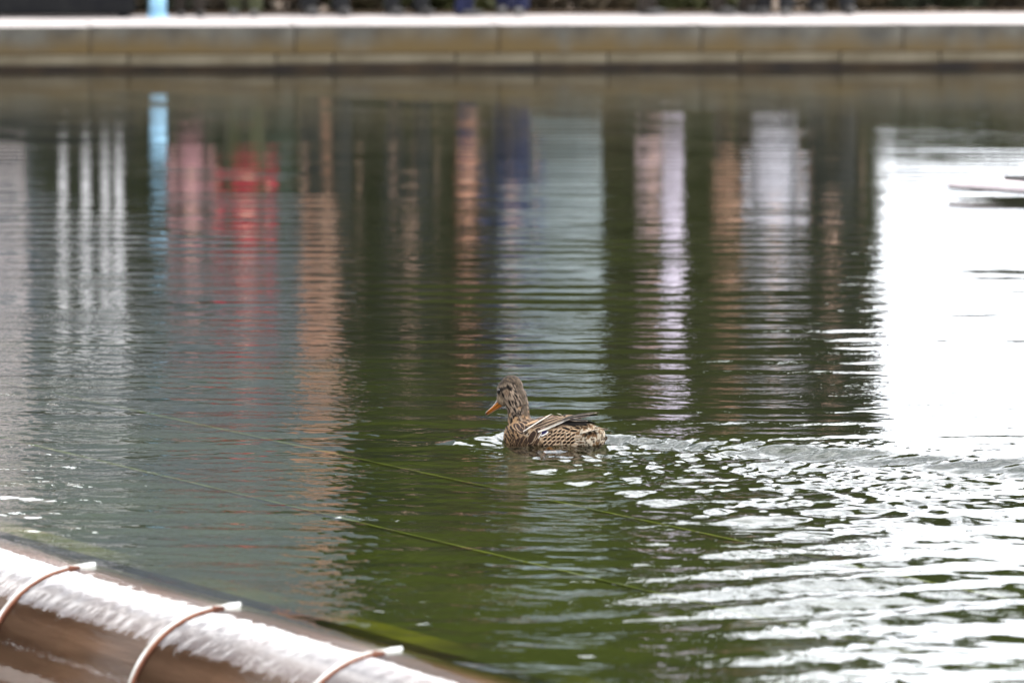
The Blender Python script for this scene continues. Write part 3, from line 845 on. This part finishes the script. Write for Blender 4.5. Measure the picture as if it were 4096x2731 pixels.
# ------------------------------------------------------------------ the duck
# local frame: x forward, y left, z up; origin on the water line
duck = empty('mallard_duck', DUCK, HEAD)
tag(duck, 'brown speckled female duck with orange bill swimming and leaving a wake', 'duck')
DM = Matrix.Translation(DUCK) @ Matrix.Rotation(HEAD, 4, 'Z')
DI = DM.inverted()
M_plume = material('mottled plumage', (0.3, 0.2, 0.1), 0.75, attr='col', bump=0.35, bscale=260, spec=0.08)
M_bill = material('orange bill', (0.6, 0.2, 0.02), 0.35, attr='col', spec=0.4)
M_eye = material('dark glossy eye', (0.01, 0.008, 0.006), 0.08, spec=0.6)

HC = Vector((.171, .003, .157))                      # head centre
HROT = Matrix.Rotation(math.radians(14), 4, 'Z') @ Matrix.Rotation(math.radians(27), 4, 'Y')
bm = bmesh.new()
ball(bm, (-.005, 0, .012), (.168, .080, .068), 3)
ball(bm, (.100, 0, .014), (.082, .070, .060), 3)
ball(bm, (-.06, 0, .026), (.125, .070, .058), 3)
chain(bm, [((-.10, 0, .030), .052), ((-.155, 0, .036), .040), ((-.195, 0, .044), .024)], 3)
ball(bm, (-.165, 0, .024), (.05, .045, .036), 3)
chain(bm, [((.122, 0, .036), .046), ((.134, .000, .064), .0375), ((.138, .000, .090), .0355), ((.143, .000, .114), .0365), ((.152, .001, .137), .039)], 3)
ball(bm, HC, (.046, .034, .043), 3, HROT)
ball(bm, HC + HROT.to_3x3() @ Vector((-.010, 0, .008)), (.038, .033, .039), 3, HROT)
ball(bm, HC + HROT.to_3x3() @ Vector((.026, 0, -.014)), (.030, .0265, .026), 3, HROT)      # face tapering to the bill
body_me = remeshed(bm, .0024, 10, 0.5)

def fbm(v, f, o=3):
    s, a = 0, 1
    for _ in range(o):
        s += a * noise.noise(v * f); f *= 2; a *= .5
    return s
def mixc(a, b, t):
    t = min(1, max(0, t)); return tuple(x + (y - x) * t for x, y in zip(a, b))
def sstep(a, b, x):
    t = min(1, max(0, (x - a) / (b - a))); return t * t * (3 - 2 * t)
BUFF, TAN, DARK, CREAM, BLACK = (.205, .127, .068), (.11, .078, .050), (.007, .0045, .003), (.58, .51, .41), (.006, .005, .004)
HI = (Matrix.Translation(HC) @ HROT).inverted()
def plume_colour(v):
    x, y, z = v
    h = HI @ v
    # fine streaks of the head and neck run down and back
    al, ac = -.55 * x - .83 * z, .83 * x - .55 * z
    st = noise.noise(Vector((ac * 185, y * 185, al * 42)))
    st2 = noise.noise(Vector((ac * 290, y * 290, al * 70 + 7)))
    headc = mixc((.165, .122, .088), (.003, .0025, .002), .58 + 1.5 * st + 1.1 * st2)
    nape = sstep(.020, .004, abs(y - .003)) * sstep(.155, .135, x - (z - .1) * .25) if z > .06 else 0
    crown = sstep(.014, .030, h.z + .15 * (-h.x))
    headc = mixc(headc, mixc(BLACK, TAN, .22 + .9 * st2 + .5 * st), max(.9 * crown, .75 * nape))
    # dark stripe through the eye and pale brow
    line = .012 + .10 * (h.x - .02)
    if h.x > -.03 and abs(h.z - line) < .0062: headc = mixc(headc, BLACK, .85 * sstep(.0062, .003, abs(h.z - line)) * sstep(-.03, -.012, h.x))
    headc = mixc(headc, (.17, .13, .09), .45 * sstep(-.028, -.008, h.x) * sstep(.006, .010, h.z - line) * sstep(.020, .014, h.z - line) * (.6 + .8 * st2))
    ck = (Vector((h.x, h.z)) - Vector((-.004, -.006))).length
    headc = mixc(headc, (.10, .065, .04), .65 * sstep(.016, .006, ck))
    headc = mixc(headc, (.17, .125, .078), .5 * sstep(.014, .030, h.x) * sstep(.006, -.004, h.z) * (.8 + .8 * st2))
    # breast: small dark crescents on buff
    vd = noise.voronoi(Vector((x * 74, y * 74, z * 62)) + Vector((st, st2, st)) * .25)[0]
    sp = sstep(.36, .58, vd[0])
    breast = mixc(DARK, BUFF, sp)
    vd2 = noise.voronoi(Vector((x * 46, y * 46, z * 58)) + Vector((st, st2, st)) * .2)[0]
    e = vd2[1] - vd2[0]
    flank = mixc((.21, .136, .077), DARK, sstep(.48, .32, abs(vd2[0] - .05)) * (.6 + .4 * (st2 > -.2)))
    flank = mixc(flank, CREAM, .35 * sstep(.12, .02, e))
    back = mixc(DARK, (.22, .14, .085), .35 + .6 * st)
    bl = fbm(Vector((x * 85, y * 85, z * 38)), 1.0)
    under = mixc((.30, .25, .185), (.09, .05, .024), sstep(-.12, .12, bl))
    under = mixc(under, DARK, .9 * sstep(.18, .4, fbm(Vector((x * 110 + 9, y * 110, z * 50)), 1.0)))
    c = mixc(flank, breast, sstep(.045, .085, x))
    c = mixc(c, back, sstep(.045, .075, z) * sstep(.13, .08, x) * sstep(-.16, -.1, x))
    c = mixc(c, under, sstep(-.085, -.125, x))
    return mixc(c, headc, sstep(.066, .088, z + .05 * noise.noise(v * 60) + .25 * (x - .13)) * sstep(.085, .105, x))

def paint(me, fn):
    a = me.color_attributes.new('col', 'FLOAT_COLOR', 'POINT')
    buf = np.ones((len(me.vertices), 4), dtype=np.float32)
    for i, v in enumerate(me.vertices): buf[i, :3] = [0.88 * c for c in fn(v.co)]
    a.data.foreach_set('color', buf.ravel())
paint(body_me, plume_colour)
body = link('body', body_me, M_plume, duck)
bvh = BVHTree.FromPolygons([v.co.copy() for v in body_me.vertices], [tuple(p.vertices) for p in body_me.polygons])

# bill
HB = Matrix.Translation(HC) @ HROT
def bill_mesh(sections, colour):
    """sections: (x, z centre, half width, half height up, half height down)"""
    bm = bmesh.new(); rows = []
    n = 16
    for x, zc, hw, hu, hd in sections:
        row = []
        for k in range(n):
            a = 2 * math.pi * k / n
            row.append(bm.verts.new((x, hw * math.cos(a), zc + (hu if math.sin(a) > 0 else hd) * math.sin(a))))
        rows.append(row)
    for a, b in zip(rows[:-1], rows[1:]):
        for k in range(n): bm.faces.new((a[k], a[(k + 1) % n], b[(k + 1) % n], b[k]))
    bm.faces.new(rows[0]); bm.faces.new(rows[-1])
    me = mesh_of(bm, True)
    paint(me, colour)
    return me
BILL_M = HB @ Matrix.Translation((.048, 0, -.020)) @ Matrix.Rotation(math.radians(8), 4, 'Y') @ Matrix.Scale(1.18, 4)
def c_up(v):
    t = sstep(-.003, .0015, v.z - (.0035 - .06 * v.x) + .004 * noise.noise(v * 200))
    c = mixc((.27, .082, .006), (.060, .052, .045), t * sstep(.054, .042, v.x))
    c = mixc(c, (.16, .08, .02), .7 * sstep(.1, .45, noise.noise(Vector((v.x * 60, v.y * 150, v.z * 260)))))
    return mixc(c, (.03, .02, .012), sstep(.0475, .051, v.x))
bill = link('bill', bill_mesh([(-.010, .001, .0135, .0135, .006), (0, .001, .0132, .0125, .0055), (.012, 0, .0118, .0085, .0045), (.026, -.001, .0112, .0058, .0032), (.040, -.001, .0118, .0045, .0028), (.050, -.0015, .0108, .0036, .0028), (.055, -.003, .0072, .0028, .0028), (.0575, -.004, .003, .0016, .002)], c_up), M_bill, duck)
bill.matrix_basis = BILL_M
lm = link('lower_mandible', bill_mesh([(-.010, -.0065, .0115, .004, .006), (.0, -.0065, .0108, .003, .0055), (.014, -.006, .0098, .002, .0042), (.030, -.005, .0096, .0015, .003), (.046, -.005, .0088, .0012, .002), (.052, -.005, .005, .001, .0014)], lambda v: mixc((.20, .06, .008), (.27, .088, .014), .5 + noise.noise(v * 150))), M_bill, bill)
for sg in (-1, 1):
    p = Vector((.018, .0285 * sg, .0135))
    hit = bvh.ray_cast(HB @ Vector((.020, .09 * sg, .0135)), (HB.to_3x3() @ Vector((0, -sg, 0))).normalized())
    bm = bmesh.new(); ball(bm, (hit[0] if hit[0] else HB @ p), .0046, 2); link('eye', mesh_of(bm, True), M_eye, duck)

# feathers: base and tip are picked on the left side and laid on the body surface
def zpix(zx, zy): return ((1880 + zx / 3.92) / 4, (1450 + zy / 3.92) / 4)
def on_body(zx, zy, lift):
    d = DI.to_3x3() @ ray(*zpix(zx, zy)); o = DI @ CAM
    h = bvh.ray_cast(o, d)
    if h[0] is None:
        # just outside the outline: nearest surface point along the ray
        best = None
        for k in range(60):
            p = o + d * ((DUCK - CAM).length - .25 + k * .5 / 60)
            q = bvh.find_nearest(p)
            if best is None or q[3] < best[0]: best = (q[3], p, q[1])
        return best[1], best[2]
    return h[0] + h[1] * lift, h[1]
def blade(spine, nrms, width, c_mid, c_edge, edge=0.28, shaft=None, blunt=0.5, bars=0.0, seed=0, half=None, lifts=None, flip=False):
    """leaf shaped blade along a spine, coloured mid and margin; with lifts it is draped over the body"""
    n, m = len(spine) - 1, 8
    vs, cs, fs = [], [], []
    for i in range(n + 1):
        t = i / n
        ax = (spine[min(n, i + 1)] - spine[max(0, i - 1)]).normalized()
        nr = nrms[i]
        side = ax.cross(nr).normalized()
        w = width / 2 * (min(1, (t + .10) / .35) ** .6) * (1 - max(0, (t - blunt) / (1 - blunt)) ** 2.2) ** .5 if t < 1 else 0.0004
        for j in range(m + 1):
            u = j / m * 2 - 1
            q = spine[i] + side * (u * w)
            if lifts is None:
                q = q - nr * (abs(u) ** 2 * w * .25)
            else:
                lf = (lifts[0] + (lifts[1] - lifts[0]) * t) * (1 - .35 * u * u)
                hit = bvh.find_nearest(q)
                dist = (q - hit[0]).dot(hit[1])
                if dist < lf: q = q + hit[1] * (lf - dist)
            vs.append(q)
            dd = max(abs(u), (t - (1 - edge * .55)) / (edge * .55) if t > 1 - edge * .55 else 0)
            k = sstep(1 - edge - .10, 1 - edge + .10, dd + .10 * noise.noise(Vector((t * 7 + seed, u * 5, seed))))
            cm = c_mid
            if bars: cm = mixc(c_mid, c_edge, bars * sstep(.0, .35, noise.noise(Vector((t * 9 + seed * 3, u * 2.2, seed)))))
            if half is not None and u * half > 0.05: cm = c_edge
            c = mixc(cm, c_edge, k)
            if shaft and abs(u) < .1: c = mixc(c, shaft, .7)
            cs.append(tuple(x * (1 + .22 * noise.noise(Vector((t * 30, u * 12, seed)))) for x in c))
    if flip: vs = [Vector((v.x, -v.y, v.z)) for v in vs]
    for i in range(n):
        for j in range(m):
            a = i * (m + 1) + j
            fs.append((a, a + 1, a + m + 2, a + m + 1))
    me = bpy.data.meshes.new('feather'); me.from_pydata([tuple(v) for v in vs], [], fs)
    at = me.color_attributes.new('col', 'FLOAT_COLOR', 'POINT')
    at.data.foreach_set('color', np.array([(.9 * c[0], .9 * c[1], .9 * c[2], 1) for c in cs], dtype=np.float32).ravel())
    me.polygons.foreach_set('use_smooth', [True] * len(me.polygons))
    me.materials.append(M_plume)
    return me
def feather_mesh(base, tip, nb, nt, width, c_mid, c_edge, **k):
    sp = [base + (tip - base) * (i / 12) + nb * (math.sin(i / 12 * math.pi) * (tip - base).length * .04) for i in range(13)]
    return blade(sp, [nb] * 13, width, c_mid, c_edge, **k)
ZM = 1 / 5010.0
fcount = 0
def feather(name, b, t, w, mid, edge_c, lift=(.002, .004), mirror=True, **k):
    global fcount
    fcount += 1
    sp, nn = [], []
    for i in range(13):
        s = i / 12
        q, nq = on_body(b[0] + (t[0] - b[0]) * s, b[1] + (t[1] - b[1]) * s, lift[0] + (lift[1] - lift[0]) * s)
        sp.append(q); nn.append(nq)
    for _ in range(3):
        sp = [sp[0]] + [(sp[i - 1] + sp[i] * 2 + sp[i + 1]) / 4 for i in range(1, 12)] + [sp[12]]
        nn = [nn[0]] + [(nn[i - 1] + nn[i] * 2 + nn[i + 1]).normalized() for i in range(1, 12)] + [nn[12]]
    link(name, blade(sp, nn, w * ZM, mid, edge_c, seed=fcount * 1.37, lifts=lift, **k), None, duck)
    if mirror:
        link(name, blade(sp, nn, w * ZM, mid, edge_c, seed=fcount * 2.11 + 50, lifts=lift, flip=True, **k), None, duck)
BR, BRD, GR = (.020, .011, .007), (.007, .0045, .003), (.026, .017, .013)
PALE, WHT = (.34, .24, .155), (.52, .49, .45)
# flank, lowest layer first
for k, (b, t, w) in enumerate((((700, 1290), (800, 1165), 85), ((760, 1290), (870, 1140), 100), ((830, 1295), (960, 1150), 110), ((920, 1290), (1040, 1170), 105), ((650, 1260), (720, 1150), 50), ((1000, 1290), (1100, 1180), 85))):
    feather('flank_feather', b, t, w, BR, (.27, .172, .098), lift=(.001, .003), edge=.15, bars=.15)
# rump and upper tail coverts
for b, t, w in (((1450, 1010), (1580, 1060), 80), ((1520, 960), (1680, 1010), 80), ((1600, 1000), (1740, 1040), 80), ((1640, 950), (1790, 985), 80), ((1560, 1060), (1690, 1075), 70), ((1720, 960), (1860, 1000), 70)):
    feather('rump_feather', b, t, w, BRD, (.33, .22, .13), lift=(.001, .003), edge=.30)
# breast scallops beside the wing
for b, t, w in (((640, 1020), (700, 1080), 55), ((600, 1080), (640, 1150), 50), ((690, 1010), (770, 1090), 65), ((650, 1110), (720, 1180), 55), ((590, 1160), (630, 1230), 45)):
    feather('breast_feather', b, t, w, BRD, BUFF, lift=(.001, .003), edge=.22)
rs = random.Random(3)
for row, (zy, n_) in enumerate(((985, 3), (1045, 4), (1105, 4), (1165, 5), (1225, 6))):
    for c in range(n_):
        zx = 570 - row * 4 + c * 58 + (row % 2) * 28 + rs.uniform(-10, 10)
        feather('breast_feather', (zx, zy + rs.uniform(-8, 8)), (zx + 34, zy + 64), 60, BRD if rs.random() < .7 else BR, BUFF, lift=(.0008, .002), edge=.30)
for row, (zy, x0, n_) in enumerate(((1085, 1300, 4), (1145, 1180, 6), (1205, 1140, 7), (1262, 1110, 7))):
    for c in range(n_):
        zx = x0 + c * 74 + (row % 2) * 36 + rs.uniform(-14, 14)
        feather('flank_feather', (zx, zy + rs.uniform(-10, 10)), (zx + 62, zy - 34), 66, BRD if rs.random() < .6 else BR, (.40, .28, .18), lift=(.0008, .0025), edge=.34)
# shoulder scapulars
for b, t, w in (((700, 960), (790, 1060), 115), ((750, 950), (860, 1075), 140), ((820, 930), (930, 1040), 140), ((890, 925), (1010, 1000), 135), ((760, 1030), (860, 1110), 110), ((960, 905), (1090, 960), 80)):
    feather('shoulder_feather', b, t, w, GR, (.36, .24, .15), lift=(.002, .005), edge=.14)
# wing coverts
feather('wing_covert', (930, 1240), (1045, 1075), 150, BR, PALE, lift=(.003, .006), edge=.15)
feather('wing_covert', (985, 1200), (1115, 1030), 150, GR, PALE, lift=(.003, .007), edge=.13)
feather('wing_covert', (1040, 1180), (1130, 1080), 90, GR, WHT, lift=(.002, .005), edge=.30)
feather('speculum_feather', (1100, 1110), (1230, 1060), 90, (.02, .016, .05), (.05, .04, .06), lift=(.002, .004), edge=.15)
feather('speculum_feather', (1120, 1140), (1240, 1085), 50, WHT, WHT, lift=(.002, .004), edge=.2)
# primaries under the tertials
feather('primary_feather', (1420, 950), (1865, 985), 110, BLACK, (.03, .024, .02), lift=(.004, .008), edge=.12)
feather('primary_feather', (1480, 900), (1850, 965), 90, BLACK, (.30, .26, .22), lift=(.007, .012), edge=.10)
# tertials
feather('tertial_feather', (1080, 1080), (1690, 860), 110, (.16, .10, .075), (.42, .385, .335), lift=(.006, .012), edge=.16, half=1, blunt=.7)
feather('tertial_feather', (1120, 1010), (1700, 845), 90, BR, (.30, .205, .135), lift=(.009, .015), edge=.34, bars=.5, blunt=.7)
feather('tertial_feather', (1150, 960), (1660, 838), 80, BRD, (.29, .19, .12), lift=(.011, .016), edge=.30, blunt=.7)
feather('tertial_feather', (1000, 1055), (1480, 905), 70, BR, (.42, .30, .20), lift=(.011, .015), edge=.22, blunt=.6)
feather('tertial_feather', (1190, 1035), (1620, 890), 60, BRD, (.44, .33, .23), lift=(.011, .016), edge=.24, blunt=.6)
feather('scapular_feather', (1050, 1010), (1400, 900), 110, BRD, BR, lift=(.010, .013), edge=.2, blunt=.6)
feather('scapular_feather', (880, 1095), (1290, 885), 27, (.46, .41, .35), WHT, lift=(.013, .018), edge=.3, blunt=.35)
feather('scapular_feather', (900, 985), (1090, 935), 75, (.26, .165, .095), (.32, .22, .14), lift=(.006, .010), edge=.3)
feather('scapular_feather', (1020, 930), (1300, 870), 70, BR, (.26, .18, .13), lift=(.008, .012), edge=.25)
feather('mantle_feather', (930, 905), (1150, 875), 45, BRD, WHT, lift=(.005, .008), edge=.18)
feather('mantle_feather', (1120, 888), (1480, 838), 52, (.17, .115, .085), (.40, .30, .23), lift=(.006, .010), edge=.25)
feather('mantle_feather', (1300, 865), (1640, 836), 45, BR, (.50, .36, .25), lift=(.009, .012), edge=.3)
def free_feather(name, p0, p1, w, mid, edge_c, up=(0, 0, 1), **k):
    global fcount
    fcount += 1
    link(name, feather_mesh(Vector(p0), Vector(p1), Vector(up).normalized(), Vector(up).normalized(), w, mid, edge_c, seed=fcount * 1.7, **k), None, duck)
# wing tips crossed above the rump
for sg, sp in ((1, .030), (-1, .024)):
    free_feather('wing_tip_feather', (-.085, sp * sg, .092), (-.198, .006 * sg, .113), .016, BRD, (.26, .21, .17), up=(.2, .35 * sg, 1), edge=.2)
    free_feather('wing_tip_feather', (-.08, (sp + .012) * sg, .086), (-.180, .018 * sg, .104), .018, BLACK, (.16, .12, .10), up=(.2, .45 * sg, 1), edge=.15)
# tail fan
for k in range(12):
    u = (k - 5.5) / 5.5
    a = u * 0.62
    b0 = Vector((-.165, .026 * u, .050 + .004 * (1 - abs(u))))
    ln = .050 - .010 * abs(u)
    t0 = b0 + Vector((-math.cos(a) * ln, math.sin(a) * ln * 1.0, .008 + .004 * (1 - abs(u))))
    free_feather('tail_feather', b0 + Vector((.02, 0, 0)), t0, .017, (.11, .065, .038) if abs(u) < .85 else (.26, .20, .145), (.40, .35, .28), up=(.15, .55 * u, 1), edge=.34, bars=.4)
# undertail coverts hang below the fan
for k, (x, y, z, dx, dy, dz, w) in enumerate([(-.120, .046, .030, -.055, .004, .010, .022), (-.135, .050, .016, -.050, -.004, .006, .022), (-.150, .040, .010, -.048, -.006, .010, .022), (-.160, .030, .004, -.045, -.006, .014, .022), (-.165, .036, .022, -.046, -.006, .012, .020), (-.172, .016, .004, -.044, -.004, .016, .022),
        (-.175, .000, .004, -.044, .0, .018, .022), (-.182, .022, .020, -.040, -.006, .012, .018), (-.185, .006, .022, -.040, -.002, .012, .018), (-.110, .052, .012, -.05, .0, .002, .022)]):
    for sg in ((1, -1) if y > .003 else (1,)):
        free_feather('undertail_feather', (x, y * sg, z), (x + dx, (y + dy) * sg, z + dz), w * .6, (.05, .028, .014) if k % 3 else (.20, .14, .09), (.36, .31, .24), up=(-.35, .8 * sg if y > .003 else .1, .1), edge=.26, bars=.4)
# paddling foot just breaking the surface
M_foot = material('orange webbed foot', (0.55, 0.16, 0.03), 0.5, (0.45, 0.12, 0.02), scale=40)
bm = bmesh.new()
chain(bm, [((-.01, .060, -.045), .006), ((-.045, .072, -.010), .0045), ((-.06, .074, -.002), .004)], 1)
for dy in (-.014, 0, .014): chain(bm, [((-.06, .074, -.002), .0032), ((-.085, .074 + dy, -.012), .0022)], 1)
link('foot', mesh_of(bm, True), M_foot, duck)
